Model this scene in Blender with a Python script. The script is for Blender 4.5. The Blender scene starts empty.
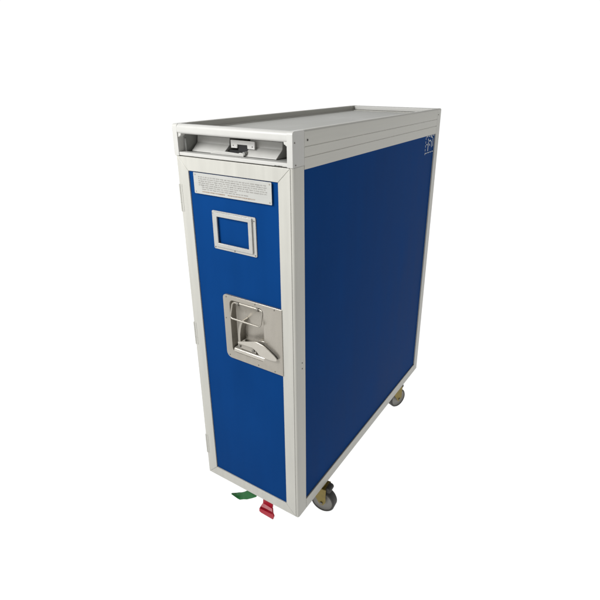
import bpy, bmesh, math, random
from mathutils import Vector, Matrix
random.seed(4)
S = bpy.context.scene
COL = S.collection
# cart frame: x along the front face (left to right), y into the depth, z up from the underside of the body
W, D, H = 0.302, 0.810, 0.930
BASE = Vector((W / 2, D / 2, -0.1))          # the cart's Empty stands on the floor, 0.1 m below the body

# ------------------------------------------------------------------ materials
def new_mat(name):
    m = bpy.data.materials.new(name); m.use_nodes = True
    return m, m.node_tree, m.node_tree.nodes['Principled BSDF']

def surface(name, col, rough=0.45, metal=0.0, spec=0.5, grain=(0, 0, 0), scale=(60, 60, 60), bump=0.0, var=0.06, rvar=0.1):
    """Principled surface with procedural noise in colour and roughness and a fine bump."""
    m, nt, p = new_mat(name)
    N, L = nt.nodes, nt.links
    tc = N.new('ShaderNodeTexCoord'); mp = N.new('ShaderNodeMapping'); mp.inputs['Scale'].default_value = scale
    L.new(tc.outputs['Object'], mp.inputs['Vector'])
    nz = N.new('ShaderNodeTexNoise'); nz.inputs['Scale'].default_value = 1.0; nz.inputs['Detail'].default_value = 5
    L.new(mp.outputs[0], nz.inputs['Vector'])
    big = N.new('ShaderNodeTexNoise'); big.inputs['Scale'].default_value = 5.0; big.inputs['Detail'].default_value = 3
    L.new(tc.outputs['Object'], big.inputs['Vector'])
    add = N.new('ShaderNodeMath'); add.operation = 'ADD'
    L.new(nz.outputs['Fac'], add.inputs[0]); L.new(big.outputs['Fac'], add.inputs[1])
    mr = N.new('ShaderNodeMapRange'); mr.inputs['From Min'].default_value = 0.6; mr.inputs['From Max'].default_value = 1.4
    L.new(add.outputs[0], mr.inputs['Value'])
    cr = N.new('ShaderNodeMix'); cr.data_type = 'RGBA'
    cr.inputs['A'].default_value = [max(0, c * (1 - var)) for c in col] + [1]
    cr.inputs['B'].default_value = [min(1, c * (1 + var)) for c in col] + [1]
    L.new(mr.outputs[0], cr.inputs['Factor']); L.new(cr.outputs['Result'], p.inputs['Base Color'])
    rr = N.new('ShaderNodeMapRange'); rr.inputs['To Min'].default_value = max(0.02, rough - rvar); rr.inputs['To Max'].default_value = rough + rvar
    L.new(mr.outputs[0], rr.inputs['Value']); L.new(rr.outputs[0], p.inputs['Roughness'])
    p.inputs['Metallic'].default_value = metal
    p.inputs['Specular IOR Level'].default_value = spec
    if bump:
        b = N.new('ShaderNodeBump'); b.inputs['Strength'].default_value = bump; b.inputs['Distance'].default_value = 0.001
        L.new(nz.outputs['Fac'], b.inputs['Height']); L.new(b.outputs[0], p.inputs['Normal'])
    return m

ALU = surface('anodised_aluminium', (0.425, 0.418, 0.378), 0.40, 0.12, 0.35, scale=(90, 90, 6), bump=0.04, var=0.08)
ALUY = surface('anodised_aluminium_rail', (0.425, 0.418, 0.378), 0.40, 0.12, 0.35, scale=(90, 5, 90), bump=0.04, var=0.08)
CAP = surface('white_cast_corner', (0.435, 0.43, 0.405), 0.38, 0.0, 0.35, var=0.03)
TRAY = surface('worn_aluminium_sheet', (0.315, 0.315, 0.29), 0.45, 0.2, 0.4, scale=(120, 8, 120), bump=0.05, var=0.10)
BLUE = surface('blue_laminate', (0.0030, 0.036, 0.146), 0.42, 0.0, 0.007, scale=(22, 22, 2.5), var=0.10, rvar=0.06)
STEEL = surface('stainless_steel', (0.335, 0.312, 0.27), 0.30, 0.6, 0.4, scale=(120, 60, 20), var=0.06)
STEELB = surface('polished_stainless_steel', (0.43, 0.405, 0.355), 0.25, 0.5, 0.5, scale=(80, 80, 80), var=0.05)
STEELB2 = surface('satin_aluminium_frame', (0.40, 0.395, 0.37), 0.32, 0.35, 0.5, scale=(80, 80, 80), var=0.06)
PLATE = surface('engraved_label_plate', (0.39, 0.39, 0.365), 0.40, 0.15, 0.4, scale=(30, 30, 200), var=0.05)
INK = surface('grey_label_print', (0.27, 0.26, 0.24), 0.6, var=0.3)
INKB = surface('brown_label_print', (0.27, 0.21, 0.16), 0.6, var=0.2)
GREYP = surface('light_grey_plastic', (0.44, 0.435, 0.41), 0.45, var=0.05)
DGREY = surface('dark_grey_plastic', (0.25, 0.25, 0.235), 0.5, var=0.1)
BLACK = surface('black_shadow_gap', (0.012, 0.012, 0.013), 0.6, var=0.2)
WHITEP = surface('white_plastic', (0.72, 0.71, 0.68), 0.4, var=0.03)
RUBBER = surface('dark_grey_rubber', (0.062, 0.060, 0.056), 0.6, 0.0, 0.25, var=0.25, scale=(150, 150, 150), bump=0.1)
HUB = surface('grey_nylon_wheel', (0.22, 0.212, 0.19), 0.45, var=0.12)
ZINC = surface('yellow_zinc_plated_steel', (0.21, 0.155, 0.025), 0.4, 0.3, 0.5, scale=(80, 80, 80), var=0.25)
GREEN = surface('green_painted_pedal', (0.008, 0.095, 0.020), 0.42, 0.0, 0.25, var=0.2)
RED = surface('red_painted_pedal', (0.30, 0.006, 0.018), 0.38, 0.0, 0.3, var=0.15)
SEAL = surface('dark_door_gasket', (0.05, 0.048, 0.04), 0.7, var=0.2)
WLINE = surface('pale_sticker_line', (0.33, 0.36, 0.38), 0.5, var=0.15)
SCREW = surface('dull_steel_screw', (0.16, 0.15, 0.13), 0.4, 0.4, var=0.2)

# ------------------------------------------------------------------ mesh helpers (all in cart coordinates)
def V(p): return Vector(p) - BASE

def box(bm, x0, x1, y0, y1, z0, z1):
    vs = [bm.verts.new((x, y, z)) for z in (z0, z1) for y in (y0, y1) for x in (x0, x1)]
    for f in ((0, 2, 3, 1), (4, 5, 7, 6), (0, 1, 5, 4), (2, 6, 7, 3), (0, 4, 6, 2), (1, 3, 7, 5)):
        bm.faces.new([vs[i] for i in f])

def prism(bm, pts, axis, a, b):
    """Extrude a 2-D outline along an axis (0: pts are (y,z); 1: (x,z); 2: (x,y))."""
    def P(u, v, t): return {0: (t, u, v), 1: (u, t, v), 2: (u, v, t)}[axis]
    A = [bm.verts.new(P(u, v, a)) for u, v in pts]; B = [bm.verts.new(P(u, v, b)) for u, v in pts]
    n = len(pts)
    bm.faces.new(A); bm.faces.new(B[::-1])
    for i in range(n):
        bm.faces.new((A[i], A[(i + 1) % n], B[(i + 1) % n], B[i]))

def rrect(x0, x1, z0, z1, r=0.0, n=5, rs=None):
    """Rounded rectangle, 4*(n+1) points; rs gives each corner's radius (BL, BR, TR, TL)."""
    rs = rs or (r, r, r, r)
    out = []
    for k, (cx, cz, sx, sz, a0) in enumerate(((x0, z0, 1, 1, 180), (x1, z0, -1, 1, 270), (x1, z1, -1, -1, 0), (x0, z1, 1, -1, 90))):
        q = max(rs[k], 1e-5)
        for i in range(n + 1):
            a = math.radians(a0 + 90 * i / n)
            out.append((cx + sx * q + q * math.cos(a), cz + sz * q + q * math.sin(a)))
    return out

def loop_y(bm, pts, y): return [bm.verts.new((u, y, v)) for u, v in pts]

def bridge(bm, A, B):
    n = len(A)
    for i in range(n):
        bm.faces.new((A[i], A[(i + 1) % n], B[(i + 1) % n], B[i]))

def holed(bm, outer, inner, y0, y1):
    """A plate in the xz plane with a hole, from y0 (front) to y1."""
    a, b = loop_y(bm, outer, y0), loop_y(bm, inner, y0)
    c, d = loop_y(bm, outer, y1), loop_y(bm, inner, y1)
    bridge(bm, a, b); bridge(bm, b, d); bridge(bm, d, c); bridge(bm, c, a)

def cyl(bm, p0, p1, r, n=20, r1=None):
    p0, p1 = Vector(p0), Vector(p1); ax = (p1 - p0).normalized()
    u = ax.orthogonal().normalized(); v = ax.cross(u)
    r1 = r if r1 is None else r1
    A = [bm.verts.new(p0 + r * (math.cos(t) * u + math.sin(t) * v)) for t in [2 * math.pi * i / n for i in range(n)]]
    B = [bm.verts.new(p1 + r1 * (math.cos(t) * u + math.sin(t) * v)) for t in [2 * math.pi * i / n for i in range(n)]]
    bm.faces.new(A[::-1]); bm.faces.new(B); bridge(bm, A, B)

def lathe(bm, c, axis, prof, n=40):
    """prof: (offset along axis, radius) closed profile revolved about the axis through c."""
    c, ax = Vector(c), Vector(axis).normalized(); u = ax.orthogonal().normalized(); v = ax.cross(u)
    rings = [[bm.verts.new(c + ax * o + r * (math.cos(2 * math.pi * i / n) * u + math.sin(2 * math.pi * i / n) * v)) for i in range(n)] for o, r in prof]
    for a, b in zip(rings, rings[1:] + rings[:1]): bridge(bm, a, b)

def tube(bm, path, r, n=12):
    path = [Vector(p) for p in path]; rings = []
    u = None
    for i, p in enumerate(path):
        t = (path[min(i + 1, len(path) - 1)] - path[max(i - 1, 0)]).normalized()
        u = t.orthogonal().normalized() if u is None else (u - t * u.dot(t)).normalized()
        v = t.cross(u)
        rings.append([bm.verts.new(p + r * (math.cos(2 * math.pi * k / n) * u + math.sin(2 * math.pi * k / n) * v)) for k in range(n)])
    for a, b in zip(rings, rings[1:]): bridge(bm, a, b)
    bm.faces.new(rings[0][::-1]); bm.faces.new(rings[-1])

def arc(cx, cy, r, a0, a1, n=8):
    return [(cx + r * math.cos(math.radians(a0 + (a1 - a0) * i / n)), cy + r * math.sin(math.radians(a0 + (a1 - a0) * i / n))) for i in range(n + 1)]

def obj(name, bm, mat, parent, bevel=0.0, seg=2, smooth=False, label=None):
    bmesh.ops.recalc_face_normals(bm, faces=bm.faces)
    for v in bm.verts: v.co -= BASE
    me = bpy.data.meshes.new(name); bm.to_mesh(me); bm.free()
    me.materials.append(mat)
    o = bpy.data.objects.new(name, me); COL.objects.link(o)
    if parent: o.parent = parent
    if bevel:
        b = o.modifiers.new('edges', 'BEVEL'); b.width = bevel; b.segments = seg; b.limit_method = 'ANGLE'; b.angle_limit = math.radians(35)
        b.harden_normals = False
    if smooth or bevel:
        for f in me.polygons: f.use_smooth = True
        me.set_sharp_from_angle(angle=math.radians(32))
    if label: o['label'] = label
    return o

def mk(): return bmesh.new()

# ------------------------------------------------------------------ the thing
cart = bpy.data.objects.new('galley_cart', None); COL.objects.link(cart)
cart.location = (0, 0, 0); cart.empty_display_size = 0.2
cart['label'] = 'tall narrow airline galley cart with blue panels, silver frame and small caster wheels'
cart['category'] = 'trolley'

def screw(parent, p, n, r=0.0022, h=0.0009, mat=SCREW, name='rivet'):
    bm = mk(); p, n = Vector(p), Vector(n)
    cyl(bm, p - n * 0.002, p + n * h, r, 14, r * 0.8)
    return obj(name, bm, mat, parent, smooth=True)

# --- body shell
bm = mk(); box(bm, 0.006, W - 0.006, 0.034, D - 0.012, 0.002, 0.012)
obj('chassis_plate', bm, SEAL, cart, 0.001)
XR = W
for side in (1, -1):
    def X(x): return x if side == 1 else W - x
    xs = sorted((X(W - 0.0085), X(W - 0.0035)))
    bm = mk(); box(bm, xs[0], xs[1], 0.034, 0.780, 0.026, 0.862)
    sp = obj('side_panel', bm, BLUE, cart)
    if side == 1:
        # service sticker at the panel's upper rear corner: pale line drawing
        bm = mk(); xa, xb = W - 0.0036, W - 0.0030
        def bar(y0, z0, y1, z1, w=0.0026):
            d = Vector((0, y1 - y0, z1 - z0)); n_ = Vector((0, -d.z, d.y)).normalized() * w / 2
            prism(bm, [(y0 + n_.y, z0 + n_.z), (y0 - n_.y, z0 - n_.z), (y1 - n_.y, z1 - n_.z), (y1 + n_.y, z1 + n_.z)], 0, xa, xb)
        for k in range(5): bar(0.7015, 0.853 - k * 0.011, 0.7015, 0.8465 - k * 0.011)
        for k in range(4): bar(0.705 + k * 0.018, 0.8065, 0.717 + k * 0.018, 0.8065)
        for k in range(4): bar(0.705 + k * 0.018, 0.8545, 0.717 + k * 0.018, 0.8545)
        bar(0.7245, 0.838, 0.7235, 0.812, 0.0045); bar(0.7200, 0.848, 0.7290, 0.8395, 0.003); bar(0.7290, 0.840, 0.7420, 0.842, 0.003)
        bar(0.7420, 0.842, 0.7520, 0.834, 0.0035); bar(0.7520, 0.834, 0.7555, 0.820, 0.0035); bar(0.7420, 0.852, 0.7600, 0.848, 0.003)
        bar(0.7620, 0.846, 0.7650, 0.822, 0.0035); bar(0.7330, 0.832, 0.7400, 0.826, 0.003); bar(0.708, 0.832, 0.717, 0.831, 0.003)
        obj('service_sticker', bm, WLINE, sp)
    # front and rear corner posts (rounded outer corner)
    for y0, y1, front in ((0.0015, 0.0385, True), (0.7755, D, False)):
        r = 0.0055; xo, xi = W, W - 0.0085
        if front:
            pts = [(xi, y0), *[(a, b) for a, b in arc(xo - r, y0 + r, r, 270, 360, 6)], (xo, y1 - 0.001), (xo - 0.001, y1), (xi, y1)]
        else:
            pts = [(xi, y0), (xo - 0.001, y0), (xo, y0 + 0.001), *arc(xo - r, y1 - r, r, 0, 90, 6), (xi, y1)]
        bm = mk()
        if front:
            prism(bm, [(X(a), b) for a, b in pts], 2, 0.0, 0.8655)
        else:
            def outline(k):
                q = max(r - k, 0.0008); xi = W - 0.0109
                return [(xi, y0), (xo - k, y0), *arc(xo - k - q, y1 - k - q, q, 0, 90, 6), (xi, y1 - k)]
            rt = 0.0045; lv = [(0.0005, 0.0), (0.0, 0.0006)] + [(rt * (1 - math.cos(t_)), 0.9297 - rt + rt * math.sin(t_)) for t_ in [math.radians(15 * n_) for n_ in range(7)]]
            loops = [[bm.verts.new((X(a), b, z)) for a, b in outline(k)] for k, z in lv]
            for a_, b_ in zip(loops, loops[1:]): bridge(bm, a_, b_)
            bm.faces.new(loops[0]); bm.faces.new(loops[-1])
        post = obj('corner_post', bm, ALU, cart, 0.0006 if front else 0, smooth=True)
        if side == 1 and front:
            for z in (0.4403, 0.4258): screw(post, (W, 0.0252, z), (1, 0, 0), 0.0017)
    # top side rail: an extrusion with two grooves and a rounded top
    t = 0.011
    prof = [(W - t, 0.8578), (W, 0.8578)]
    for g in (0.8806, 0.8998): prof += [(W, g - 0.0011), (W - 0.0009, g - 0.0003), (W - 0.0009, g + 0.0003), (W, g + 0.0011)]
    prof += [(W, 0.9255), *arc(W - 0.0045, 0.9255, 0.0045, 0, 90, 5)[1:], *arc(W - t + 0.003, 0.927, 0.003, 90, 180, 4)]
    bm = mk(); prism(bm, [(X(a), b) for a, b in prof], 1, 0.0387, 0.775)
    rail = obj('top_side_rail', bm, ALUY, cart, smooth=True)
    screw(rail, (X(W), 0.0494, 0.9109), (side, 0, 0), 0.0024, mat=SEAL)
    # upper part of the front corner, a cast cap with its own rivets
    cp = rrect(-0.0002, 0.0385, 0.8657, 0.9297, 0.004, 4, (0.0004, 0.0004, 0.0012, 0.0060))
    bm = mk(); prism(bm, cp, 0, *sorted((X(W - 0.0128), X(W))))
    cap = obj('corner_cap', bm, CAP, cart, 0.0036, 5)
    for y, z in ((0.0066, 0.9097), (0.0090, 0.8697)): screw(cap, (X(W), y, z), (side, 0, 0), 0.0017)
    screw(post, (X(W), 0.784, 0.9124), (side, 0, 0), 0.0018)
    # bottom side rail
    bm = mk(); prism(bm, [(X(W - 0.008), 0.0), (X(W), 0.0), (X(W), 0.0300), (X(W - 0.001), 0.0310), (X(W - 0.008), 0.0310)], 1, 0.0387, 0.7753)
    obj('bottom_side_rail', bm, ALUY, cart, 0.0006)

# --- back of the cart
bm = mk(); box(bm, 0.012, W - 0.012, D - 0.010, D - 0.005, 0.03, 0.855); obj('rear_panel', bm, BLUE, cart)
bm = mk(); holed(bm, rrect(0.0088, W - 0.0088, 0.0, 0.9, 0.0002), rrect(0.034, W - 0.034, 0.031, 0.836, 0.0002), D - 0.012, D - 0.001)
obj('rear_frame', bm, ALU, cart, 0.0006)

# --- top: sunken tray and the front and rear bars
bm = mk(); box(bm, 0.0108, W - 0.0108, 0.0155, 0.790, 0.9105, 0.9155)
tray = obj('top_tray', bm, TRAY, cart, 0.0008)
bm = mk()   # folded lip round the tray
holed_pts = None
for (a, b, c, d) in ((0.0112, 0.0190, 0.020, 0.785), (W - 0.019, W - 0.0112, 0.020, 0.785)): box(bm, a, b, c, d, 0.9152, 0.9170)
for (a, b, c, d) in ((0.0190, W - 0.019, 0.0160, 0.0235), (0.0190, W - 0.019, 0.7700, 0.785)): box(bm, a, b, c, d, 0.9152, 0.9170)
obj('tray_lip', bm, ALUY, tray, 0.0005)
screw(tray, (0.0145, 0.778, 0.917), (0, 0, 1), 0.003)
fb = [*arc(0.0060, 0.9160, 0.0060, 180, 270, 6), (0.0160, 0.9100), (0.0160, 0.927), *arc(0.013, 0.9265, 0.003, 0, 90, 4), *arc(0.0075, 0.9220, 0.0075, 90, 180, 8)]
bm = mk(); prism(bm, fb, 0, 0.0111, W - 0.0111)
obj('front_top_bar', bm, CAP, cart, 0.0005, smooth=True)
rb = [(0.789, 0.9178), (D - 0.0005, 0.9178), (D - 0.0005, 0.925), *arc(D - 0.0055, 0.9245, 0.005, 0, 90, 5), *arc(0.792, 0.9265, 0.003, 90, 180, 4)]
bm = mk(); prism(bm, rb, 0, 0.0111, W - 0.0111)
obj('rear_top_bar', bm, CAP, cart, smooth=True)
bm = mk(); box(bm, 0.0111, W - 0.0111, 0.7905, D - 0.002, 0.902, 0.9172); obj('rear_gap_strip', bm, SEAL, cart)

# --- the shallow top compartment behind the front opening
bm = mk()
box(bm, 0.0006, W - 0.0006, 0.0012, 0.016, 0.8662, 0.8735)          # sill
sill = obj('compartment_sill', bm, CAP, cart, 0.0012, 3)
bm = mk()
for xa, xb in ((0.2600, 0.2650), (0.2665, 0.2740), (0.2752, 0.2775)): box(bm, xa, xb, 0.0008, 0.0014, 0.8668, 0.8678)
obj('scuff_mark', bm, SEAL, sill)
bm = mk()
box(bm, 0.0112, W - 0.0112, 0.0162, 0.16, 0.8690, 0.8715)
box(bm, 0.0112, W - 0.0112, 0.155, 0.160, 0.8716, 0.9100)
liner = obj('compartment_liner', bm, DGREY, cart)
for s in (1, -1):                                                  # gussets in the two upper corners of the opening
    def X(x): return x if s == 1 else W - x
    bm = mk(); prism(bm, [(X(0.0113), 0.9035), (X(0.0165), 0.9035), (X(0.0172), 0.9055), (X(0.0205), 0.9062), (X(0.0215), 0.9110), (X(0.0113), 0.9110)], 1, 0.002, 0.014)
    obj('opening_gusset', bm, CAP, cart, 0.0008)
bm = mk(); box(bm, 0.0113, 0.0150, 0.0165, 0.150, 0.8718, 0.9100); box(bm, 0.0150, 0.0185, 0.0165, 0.0200, 0.8718, 0.9000)
obj('side_bracket', bm, DGREY, liner, 0.0006)
bm = mk(); box(bm, W - 0.0150, W - 0.0113, 0.0165, 0.150, 0.8718, 0.9100)
obj('side_bracket', bm, DGREY, liner, 0.0006)
def ramp(x0, x1, xt0, xt1):
    bm = mk()
    pr = [(0.030, 0.8720), (0.030, 0.8735), (0.048, 0.8890), (0.050, 0.9030), (0.110, 0.9030), (0.110, 0.8720)]
    A = [bm.verts.new(((xt0 if i in (2, 3, 4) else x0), a, b)) for i, (a, b) in enumerate(pr)]
    B = [bm.verts.new(((xt1 if i in (2, 3, 4) else x1), a, b)) for i, (a, b) in enumerate(pr)]
    bm.faces.new(A); bm.faces.new(B[::-1]); bridge(bm, A, B)
    return obj('sloped_ledge', bm, GREYP, liner, 0.0007)
ramp(0.0205, 0.1090, 0.0206, 0.1114); ramp(0.1650, 0.2430, 0.1652, 0.2450)
bm = mk()
prism(bm, [(0.076, 0.8718), (0.166, 0.8718), (0.166, 0.8770), (0.161, 0.8790), (0.156, 0.8790), (0.152, 0.8772), (0.100, 0.8792), (0.090, 0.8780)], 1, 0.0255, 0.0292)
obj('low_flange', bm, GREYP, liner, 0.0006)
bm = mk(); cyl(bm, (0.1660, 0.026, 0.8778), (0.1660, 0.040, 0.8778), 0.0035, 14); obj('latch_pin', bm, DGREY, liner)
bm = mk(); box(bm, 0.1115, 0.1645, 0.045, 0.108, 0.8717, 0.8800); obj('latch_recess', bm, BLACK, liner)
bm = mk()    # white clip plate with a slot along its lower edge
prism(bm, [(0.1240, 0.8855), (0.1395, 0.8857), (0.1400, 0.8925), (0.1405, 0.8930), (0.1655, 0.8930), (0.1660, 0.8925), (0.1662, 0.8860), (0.1840, 0.8858), (0.1845, 0.8998), (0.1835, 0.9012), (0.1240, 0.9012), (0.1230, 0.9000)], 1, 0.0385, 0.0415)
clip = obj('clip_plate', bm, WHITEP, liner, 0.0006)
bm = mk(); box(bm, 0.1398, 0.1662, 0.0418, 0.0450, 0.8780, 0.8960); obj('clip_slot', bm, BLACK, clip)
for x in (0.1300, 0.1790): screw(clip, (x, 0.0384, 0.8905), (0, -1, 0), 0.0012)

# --- the door: blue slab with a hole for the latch pan
HX0, HX1, HZ0, HZ1 = 0.1250, 0.2195, 0.4275, 0.5600
bm = mk(); holed(bm, rrect(0.030, 0.272, 0.026, 0.842, 0.0002), rrect(HX0, HX1, HZ0, HZ1, 0.010), 0.0030, 0.0285)
door = obj('door', bm, BLUE, cart)
bm = mk()    # four mitred frame bars with hairline gaps at the corners
o0, o1, p0, p1 = 0.0062, 0.2952, 0.0025, 0.8645
i0, i1, q0, q1 = 0.0345, 0.2672, 0.0305, 0.8363
e = 0.00022
for quad in (((o0, p1 - e), (o0, p0 + e), (i0, q0 + e), (i0, q1 - e)), ((o1, p0 + e), (o1, p1 - e), (i1, q1 - e), (i1, q0 + e)),
             ((o0 + e, p0), (o1 - e, p0), (i1 - e, q0), (i0 + e, q0)), ((o1 - e, p1), (o0 + e, p1), (i0 + e, q1), (i1 - e, q1))):
    prism(bm, list(quad), 1, 0.0, 0.030)
obj('door_frame', bm, ALU, door, 0.0007)
bm = mk(); box(bm, 0.0040, 0.2975, 0.0300, 0.0335, 0.0040, 0.8652); obj('door_gasket', bm, SEAL, door)
bm = mk(); box(bm, 0.0085, W - 0.0085, 0.0040, 0.0340, -0.0035, 0.0018); obj('door_sill', bm, CAP, cart, 0.001)
for z in (0.775, 0.44, 0.10):
    bm = mk()
    for k in range(3): cyl(bm, (0.0054, 0.0004, z - 0.030 + k * 0.0202), (0.0054, 0.0004, z - 0.0105 + k * 0.0202), 0.0025, 14)
    box(bm, 0.0062, 0.0120, -0.0006, 0.0006, z - 0.030, z + 0.030)
    obj('hinge', bm, ALU, door, 0.0003)

# label plate
bm = mk(); pl = rrect(0.0498, 0.2530, 0.7912, 0.8350, 0.0015, 3); prism(bm, pl, 1, -0.0014, -0.0002)
box(bm, 0.0600, 0.2440, -0.0002, 0.0032, 0.7960, 0.8300)
plate = obj('label_plate', bm, PLATE, door, 0.0003)
bm = mk()
for row in range(7):
    x, z, xe = 0.0635, 0.8280 - row * 0.0042, (0.240, 0.241, 0.240, 0.241, 0.240, 0.165, 0.196)[row]
    if row > 4: x = 0.0720
    while x < xe:
        for _ in range(random.randint(2, 8)):
            w, h = random.uniform(0.0008, 0.0014), random.uniform(0.0014, 0.0023)
            if x > xe: break
            prism(bm, [(x, z), (x + w, z), (x + w, z - h), (x, z - h)], 1, -0.00165, -0.0013)
            x += w + 0.00045
        x += 0.0016
obj('printed_text', bm, INK, plate)
bm = mk()
for xa, xb, z in ((0.0720, 0.1340, 0.7978), (0.1420, 0.2120, 0.7978)):
    x = xa
    while x < xb:
        w, h = random.uniform(0.0009, 0.0016), random.uniform(0.0016, 0.0026)
        prism(bm, [(x, z), (x + w, z), (x + w, z - h), (x, z - h)], 1, -0.00165, -0.0013); x += w + random.choice((0.0004, 0.0004, 0.0012))
obj('printed_text', bm, INKB, plate)
for x, z in ((0.0545, 0.8310), (0.2478, 0.8310), (0.0545, 0.7955), (0.2478, 0.7955)): screw(plate, (x, -0.0014, z), (0, -1, 0), 0.0017, mat=STEELB)

# card holder
bm = mk(); holed(bm, rrect(0.0922, 0.2090, 0.6748, 0.7595, 0.003), rrect(0.1022, 0.1980, 0.6850, 0.7540, 0.0008), 0.0004, 0.0034)
holed(bm, rrect(0.0985, 0.2010, 0.6815, 0.7570, 0.002), rrect(0.1075, 0.1915, 0.6900, 0.7482, 0.0008), -0.0030, 0.0006)
holder = obj('card_holder', bm, STEELB2, door, 0.0007)
for x, z in ((0.0962, 0.7535), (0.2052, 0.7520), (0.0962, 0.6790), (0.1500, 0.6782), (0.2052, 0.6785)): screw(holder, (x, 0.0004, z), (0, -1, 0), 0.0016)

# latch pan (pressed stainless steel, deep on the left)
bm = mk()
outer = rrect(0.1072, 0.2692, 0.4088, 0.5710, 0, 5, (0.014, 0.0003, 0.0003, 0.009))
hole = rrect(HX0, HX1, HZ0, HZ1, 0.010)
YF, YB = -0.0018, 0.0190
a = loop_y(bm, outer, 0.0030); b = loop_y(bm, outer, YF + 0.0004)
b2 = loop_y(bm, [(0.188 + (u - 0.188) * 0.995, 0.49 + (v - 0.49) * 0.995) for u, v in outer], YF)
def inset(k): return rrect(HX0 + k, HX1 - k, HZ0 + k, HZ1 - k, 0.010)
c = loop_y(bm, inset(-0.0012), YF); d = loop_y(bm, inset(0.0002), YF + 0.0009)
e1 = loop_y(bm, inset(0.0008), YB - 0.006); e2 = loop_y(bm, inset(0.0020), YB - 0.0018); e3 = loop_y(bm, inset(0.0050), YB)
for p_, q_ in ((a, b), (b, b2), (b2, c), (c, d), (d, e1), (e1, e2), (e2, e3)): bridge(bm, p_, q_)
bm.faces.new(e3)
pan = obj('latch_pan', bm, STEEL, door, smooth=True)
for x, z in ((0.1170, 0.5655), (0.1985, 0.5663), (0.2500, 0.5660), (0.1165, 0.4160), (0.1130, 0.5120), (0.2010, 0.4150), (0.2470, 0.4135)):
    screw(pan, (x, YF, z), (0, -1, 0), 0.0016)
# moulded scoop along the floor of the pan
bm = mk(); prism(bm, [(0.0185, 0.4280), (YF + 0.001, 0.4280), *[(0.0042 - 0.0050 * math.cos(math.radians(a_)), 0.4318 + 0.0058 * math.sin(math.radians(a_))) for a_ in range(0, 100, 15)], (0.0185, 0.4390)], 0, 0.1285, 0.2180)
obj('pan_scoop', bm, STEELB, pan, 0.0012, 3)
# wire pull ring
xr0, xr1, zr0, zr1, rr = 0.1300, 0.2150, 0.5180, 0.5535, 0.007
path = []
for (cx, cz, a0) in ((xr1 - rr, zr1 - rr, 90), (xr1 - rr, zr0 + rr, 0), (xr0 + rr, zr0 + rr, -90), (xr0 + rr, zr1 - rr, -180)):
    for i in range(7):
        t_ = math.radians(a0 - 90 * i / 6)
        path.append((cx + rr * math.cos(t_), cz + rr * math.sin(t_)))
def ring_y(z): return 0.0040 - 0.0105 * (zr1 - z) / (zr1 - zr0)
ring = [(x, ring_y(z), z) for x, z in path]; ring.append(ring[0])
bm = mk(); tube(bm, ring, 0.0021)
obj('pull_ring', bm, STEEL, pan, smooth=True)
bm = mk(); cyl(bm, (0.1455, 0.0060, 0.5535), (0.2040, 0.0060, 0.5535), 0.0036, 16)
box(bm, 0.1450, 0.2045, 0.0065, 0.0185, 0.5502, 0.5568)
bracket = obj('ring_bracket', bm, STEEL, pan, 0.0006)
for x in (0.1460, 0.2010):
    bm = mk(); cyl(bm, (x - 0.003, 0.0045, 0.5530), (x + 0.003, 0.0045, 0.5530), 0.0048, 16); obj('pivot_knuckle', bm, SCREW, pan, 0.0006)
# curved spring arm and the paddle of the latch
bm = mk(); prof = []
ctr = [(0.1600, 0.5165), (0.1530, 0.5050), (0.1490, 0.4920), (0.1468, 0.4780), (0.1462, 0.4580)]
for (x, z), w in zip(ctr, (0.0024, 0.003, 0.0032, 0.003, 0.003)): prof.append((x - w, z))
for (x, z), w in reversed(list(zip(ctr, (0.0024, 0.003, 0.0032, 0.003, 0.003)))): prof.append((x + w, z))
prism(bm, prof, 1, 0.0000, 0.0185)
obj('spring_arm', bm, STEEL, pan, 0.0006)
bm = mk(); prism(bm, [(0.1880, 0.4600), (0.2150, 0.4600), (0.2150, 0.4760), (0.1960, 0.4740)], 1, 0.0060, 0.0182)
obj('pivot_housing', bm, STEEL, pan, 0.002, 3)
pad = [(0.1425, 0.4578), (0.1905, 0.4722), (0.1990, 0.4725), (0.2145, 0.4695), (0.2290, 0.4625), (0.2440, 0.4535), (0.2505, 0.4480), (0.2516, 0.4440), (0.2495, 0.4405), (0.2440, 0.4390), (0.2330, 0.4380), (0.2150, 0.4380), (0.2030, 0.4410), (0.1960, 0.4480), (0.1850, 0.4540), (0.1425, 0.4535)]
pad = [(x + 0.0062, z + 0.0055) for x, z in pad]
bm = mk(); prism(bm, pad, 1, -0.0085, -0.0060)
lever = obj('latch_lever', bm, STEELB, pan, 0.0008)
bm = mk(); prism(bm, [(0.0062 + x, 0.0055 + z) for x, z in [(0.1985, 0.4705), (0.2130, 0.4678), (0.2290, 0.4605), (0.2440, 0.4516), (0.2490, 0.4470), (0.2500, 0.4440), (0.2475, 0.4415), (0.2420, 0.4440), (0.2270, 0.4530), (0.2110, 0.4600)]], 1, -0.0061, -0.0012)
obj('lever_edge_shade', bm, SEAL, lever)  # dark strip stands in for the shadow along the lever's right edge
bm = mk(); prism(bm, [(0.1425, 0.4545), (0.1900, 0.4570), (0.1950, 0.4440), (0.1930, 0.4415), (0.1425, 0.4435)], 1, -0.0010, 0.0120)
obj('lever_block', bm, STEEL, lever, 0.0006)
for x in (0.1478, 0.1880):
    bm = mk(); cyl(bm, (x, -0.0010, 0.4482), (x, -0.0042, 0.4482), 0.0040, 6); obj('hex_bolt', bm, SCREW, lever, 0.0004)

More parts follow.
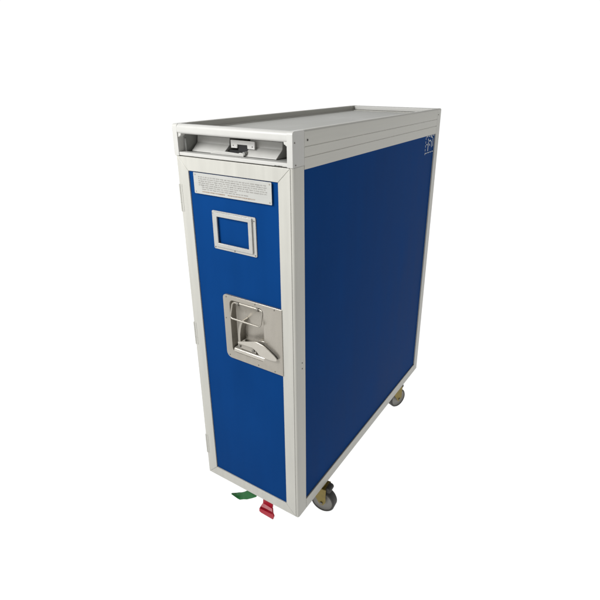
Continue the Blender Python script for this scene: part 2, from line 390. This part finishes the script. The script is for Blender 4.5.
# --- brake pedals under the front edge
def pedal(name, label, mat, build):
    bm = mk(); build(bm); return obj(name, bm, mat, cart, 0.0008, 2, smooth=True, label=label)
def green_pad(bm):
    # a thin curved leaf: the front edge droops, the rear edge runs up under the body
    low = [(0.0739, 0.005, -0.0504), (0.0881, 0.005, -0.0534), (0.0985, 0.004, -0.0535), (0.1060, 0.004, -0.0532), (0.1200, 0.004, -0.0435), (0.1316, 0.005, -0.0383), (0.1498, 0.005, -0.0237), (0.1640, 0.006, -0.0120)]
    top = [(0.0710, 0.008, -0.0540), (0.0785, 0.020, -0.0589), (0.0885, 0.020, -0.0520), (0.0975, 0.020, -0.0470), (0.1085, 0.020, -0.0385), (0.1164, 0.020, -0.0306), (0.1311, 0.020, -0.0192), (0.1485, 0.020, -0.0149)]
    mid = [tuple((a + b) / 2 + d for a, b, d in zip(p_, q_, (0, 0.0015, -0.0010))) for p_, q_ in zip(low, top)]
    L0 = [[bm.verts.new(p_) for p_ in row] for row in (low, mid, top)]
    L1 = [[bm.verts.new((p_[0], p_[1] + 0.0030, p_[2] + 0.0008)) for p_ in row] for row in (low, mid, top)]
    n = len(low)
    for i in range(n - 1):
        for k in range(2):
            bm.faces.new((L0[k][i], L0[k][i + 1], L0[k + 1][i + 1], L0[k + 1][i])); bm.faces.new((L1[k][i], L1[k + 1][i], L1[k + 1][i + 1], L1[k][i + 1]))
        bm.faces.new((L0[0][i], L1[0][i], L1[0][i + 1], L0[0][i + 1])); bm.faces.new((L0[2][i], L0[2][i + 1], L1[2][i + 1], L1[2][i]))
    for i in (0, n - 1):
        for k in range(2): bm.faces.new((L0[k][i], L0[k + 1][i], L1[k + 1][i], L1[k][i]))
    box(bm, 0.122, 0.146, 0.022, 0.060, -0.024, -0.016)
pedal('brake_pedal', 'green brake pedal with a curved pad', GREEN, green_pad)
def red_pad(bm):
    prism(bm, [(0.1765, -0.0100), (0.2085, -0.0100), (0.2050, -0.0420), (0.1740, -0.0400)], 1, 0.0200, 0.0245)
    # flared foot: slopes forward from the stem to a lip, then drops
    rows = [[(0.1744, 0.020, -0.0390), (0.2057, 0.020, -0.0420)], [(0.1690, 0.0125, -0.0485), (0.2100, 0.0125, -0.0485)],
            [(0.1745, 0.006, -0.0430), (0.2190, 0.006, -0.0420)], [(0.1720, 0.004, -0.0545), (0.2228, 0.004, -0.0460)], [(0.1775, 0.005, -0.0585), (0.2169, 0.006, -0.0610)]]
    rows = [rows[0], [(0.1715, 0.012, -0.0460), (0.2125, 0.012, -0.0470)], [(0.1738, 0.004, -0.0440), (0.2205, 0.004, -0.0400)], [(0.1740, 0.003, -0.0535), (0.2230, 0.003, -0.0440)], [(0.1800, 0.004, -0.0575), (0.2180, 0.004, -0.0588)]]
    A = [[bm.verts.new(p_) for p_ in r_] for r_ in rows]; B = [[bm.verts.new((x, y + 0.004, z - 0.001)) for x, y, z in r_] for r_ in rows]
    for k in range(len(rows) - 1):
        bm.faces.new((A[k][0], A[k][1], A[k + 1][1], A[k + 1][0])); bm.faces.new((B[k][0], B[k + 1][0], B[k + 1][1], B[k][1]))
        for e_ in (0, 1): bm.faces.new((A[k][e_], A[k + 1][e_], B[k + 1][e_], B[k][e_]))
    bm.faces.new((A[0][0], A[0][1], B[0][1], B[0][0])); bm.faces.new((A[-1][0], B[-1][0], B[-1][1], A[-1][1]))
pedal('brake_pedal', 'red brake pedal with a flared foot', RED, red_pad)

# --- four casters
def caster(px, py, ang, turned=1.0):
    """pivot at (px, py); ang = direction the wheel's hub faces, degrees from +x."""
    root_bm = mk(); box(root_bm, max(0.012, px - 0.030), min(0.290, px + 0.028), py - 0.030, py + 0.026, -0.0025, 0.0015)
    cyl(root_bm, (px, py, -0.016), (px, py, -0.0024), 0.017, 24)
    c = obj('caster', root_bm, ZINC, cart, 0.0008)
    n = Vector((math.cos(math.radians(ang)), math.sin(math.radians(ang)), 0)); t = Vector((-n.y, n.x, 0)) * turned
    wc = Vector((px, py, -0.0645)) + t * 0.011
    R = 0.0355
    bm = mk(); lathe(bm, wc, n, [(-0.0125, R - 0.006), (-0.0125, R - 0.0025), (-0.0095, R), (0.0095, R), (0.0125, R - 0.0025), (0.0125, R - 0.006)], 48)
    obj('tyre', bm, RUBBER, c, smooth=True)
    bm = mk(); lathe(bm, wc, n, [(-0.0115, 0.003), (-0.0115, R - 0.0058), (0.0115, R - 0.0058), (0.0090, R - 0.010), (0.0090, 0.014), (0.0125, 0.011), (0.0125, 0.003)], 40)
    obj('wheel', bm, HUB, c, smooth=True)
    bm = mk()    # fork: two cheeks and a crown
    for s in (1, -1):
        q0 = Vector((px, py, 0)) + n * s * 0.0150; q1 = Vector((wc.x, wc.y, 0)) + n * s * 0.0150
        pts = [q0 - t * 0.017 + Vector((0, 0, -0.014)), q0 + t * 0.024 + Vector((0, 0, -0.014)), q0 + t * 0.023 + Vector((0, 0, -0.034)), q1 + t * 0.012 + Vector((0, 0, -0.060)), q1 + t * 0.005 + Vector((0, 0, -0.0725)), q1 - t * 0.005 + Vector((0, 0, -0.0735)), q1 - t * 0.013 + Vector((0, 0, -0.060)), q0 - t * 0.017 + Vector((0, 0, -0.036))]
        A = [bm.verts.new(p) for p in pts]; B = [bm.verts.new(p + n * s * 0.0028) for p in pts]
        bm.faces.new(A); bm.faces.new(B[::-1]); bridge(bm, A, B)
    q0 = Vector((px, py, 0)); pts = [q0 + n * a_ + t * b_ for a_, b_ in ((-0.0178, -0.017), (0.0178, -0.017), (0.0178, 0.021), (-0.0178, 0.021))]
    A = [bm.verts.new(p + Vector((0, 0, -0.0178))) for p in pts]; B = [bm.verts.new(p + Vector((0, 0, -0.0145))) for p in pts]
    bm.faces.new(A); bm.faces.new(B[::-1]); bridge(bm, A, B)
    obj('fork', bm, ZINC, c, 0.0010)
    bm = mk(); cyl(bm, wc - n * 0.0205, wc + n * 0.0205, 0.0042, 12); obj('axle_bolt', bm, SCREW, c, 0.0006)
    bm = mk(); cyl(bm, q0 + t * 0.027 - n * 0.012 + Vector((0, 0, -0.020)), q0 + t * 0.027 + n * 0.012 + Vector((0, 0, -0.020)), 0.0085, 18)
    obj('brake_block', bm, RUBBER, c, 0.001)
    return c
caster(0.2825, 0.140, -84)
caster(0.2720, 0.672, -22)
caster(0.0420, 0.140, -84)
caster(0.0420, 0.690, -60)

cart.location = BASE + Vector((0, 0, 0.1))

# ------------------------------------------------------------------ the setting: an added white floor, made to glow
m, nt, p = new_mat('glowing_white_floor')
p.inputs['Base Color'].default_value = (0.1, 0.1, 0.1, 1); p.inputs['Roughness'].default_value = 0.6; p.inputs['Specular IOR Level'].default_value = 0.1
p.inputs['Emission Color'].default_value = (1, 1, 1, 1); p.inputs['Emission Strength'].default_value = 1.0  # added glow, not a lamp: washes out the cart's shadows
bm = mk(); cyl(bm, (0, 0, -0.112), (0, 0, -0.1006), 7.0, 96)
fl = obj('floor', bm, m, None); fl.location = BASE + Vector((0, 0, 0.1))  # added floor that carries the glow
fl['kind'] = 'structure'; fl['label'] = 'added white floor under the cart, made to glow so no shadow shows'; fl['category'] = 'floor'

# ------------------------------------------------------------------ light: white studio, darker behind and to the right of the camera
w = bpy.data.worlds.new('World'); S.world = w; w.use_nodes = True
N, L = w.node_tree.nodes, w.node_tree.links
bg = N['Background']
tc = N.new('ShaderNodeTexCoord')
dot = N.new('ShaderNodeVectorMath'); dot.operation = 'DOT_PRODUCT'; dot.inputs[1].default_value = Vector((-0.72, 0.69, 0.0)).normalized()
L.new(tc.outputs['Generated'], dot.inputs[0])
mr = N.new('ShaderNodeMapRange'); mr.interpolation_type = 'SMOOTHSTEP'
mr.inputs['From Min'].default_value = 0.05; mr.inputs['From Max'].default_value = 0.58
mr.inputs['To Min'].default_value = 0.07; mr.inputs['To Max'].default_value = 1.02
L.new(dot.outputs['Value'], mr.inputs['Value'])
bg.inputs['Color'].default_value = (1, 1, 1, 1)
sep = N.new('ShaderNodeSeparateXYZ'); L.new(tc.outputs['Generated'], sep.inputs[0])
low = N.new('ShaderNodeMapRange'); low.interpolation_type = 'SMOOTHSTEP'      # the white backdrop runs all round, up to a little above eye level
low.inputs['From Min'].default_value = 0.18; low.inputs['From Max'].default_value = 0.28
low.inputs['To Min'].default_value = 1.02; low.inputs['To Max'].default_value = 0.0
L.new(sep.outputs['Z'], low.inputs['Value'])
mx = N.new('ShaderNodeMath'); mx.operation = 'MAXIMUM'
L.new(mr.outputs[0], mx.inputs[0]); L.new(low.outputs[0], mx.inputs[1])
L.new(mx.outputs[0], bg.inputs['Strength'])

def area(name, loc, target, sx, sy, power, col=(1, 1, 1)):
    l = bpy.data.lights.new(name, 'AREA'); l.shape = 'RECTANGLE'; l.size, l.size_y = sx, sy; l.energy = power; l.color = col
    o = bpy.data.objects.new(name, l); COL.objects.link(o); o.location = loc
    o.rotation_euler = (Vector(target) - Vector(loc)).to_track_quat('-Z', 'Y').to_euler()
    return o
area('key_softbox', (-0.55, -1.35, 1.95), (0.05, 0.0, 0.95), 0.9, 0.9, 56, (0.985, 0.99, 1.0))

# ------------------------------------------------------------------ camera (solved from the cart's corners)
cam = bpy.data.cameras.new('camera'); co = bpy.data.objects.new('camera', cam); COL.objects.link(co); S.camera = co
R = [[0.8478, 0.5303, 0.0018], [0.2065, -0.3271, -0.9221], [-0.4884, 0.7822, -0.3868]]
M = Matrix(((R[0][0], -R[1][0], -R[2][0]), (R[0][1], -R[1][1], -R[2][1]), (R[0][2], -R[1][2], -R[2][2])))
co.matrix_world = Matrix.Translation(Vector((0.80936, -0.73834, 1.02124 + 0.1))) @ M.to_4x4()
cam.sensor_width = 36; cam.lens = 36 * 488.133 / 600
cam.shift_x = -14.314 / 600; cam.shift_y = -19.662 / 600
cam.clip_start = 0.01; cam.clip_end = 100

S.render.resolution_x = S.render.resolution_y = 1024
S.view_settings.view_transform = 'Standard'; S.view_settings.look = 'None'; S.view_settings.exposure = 0; S.view_settings.gamma = 1
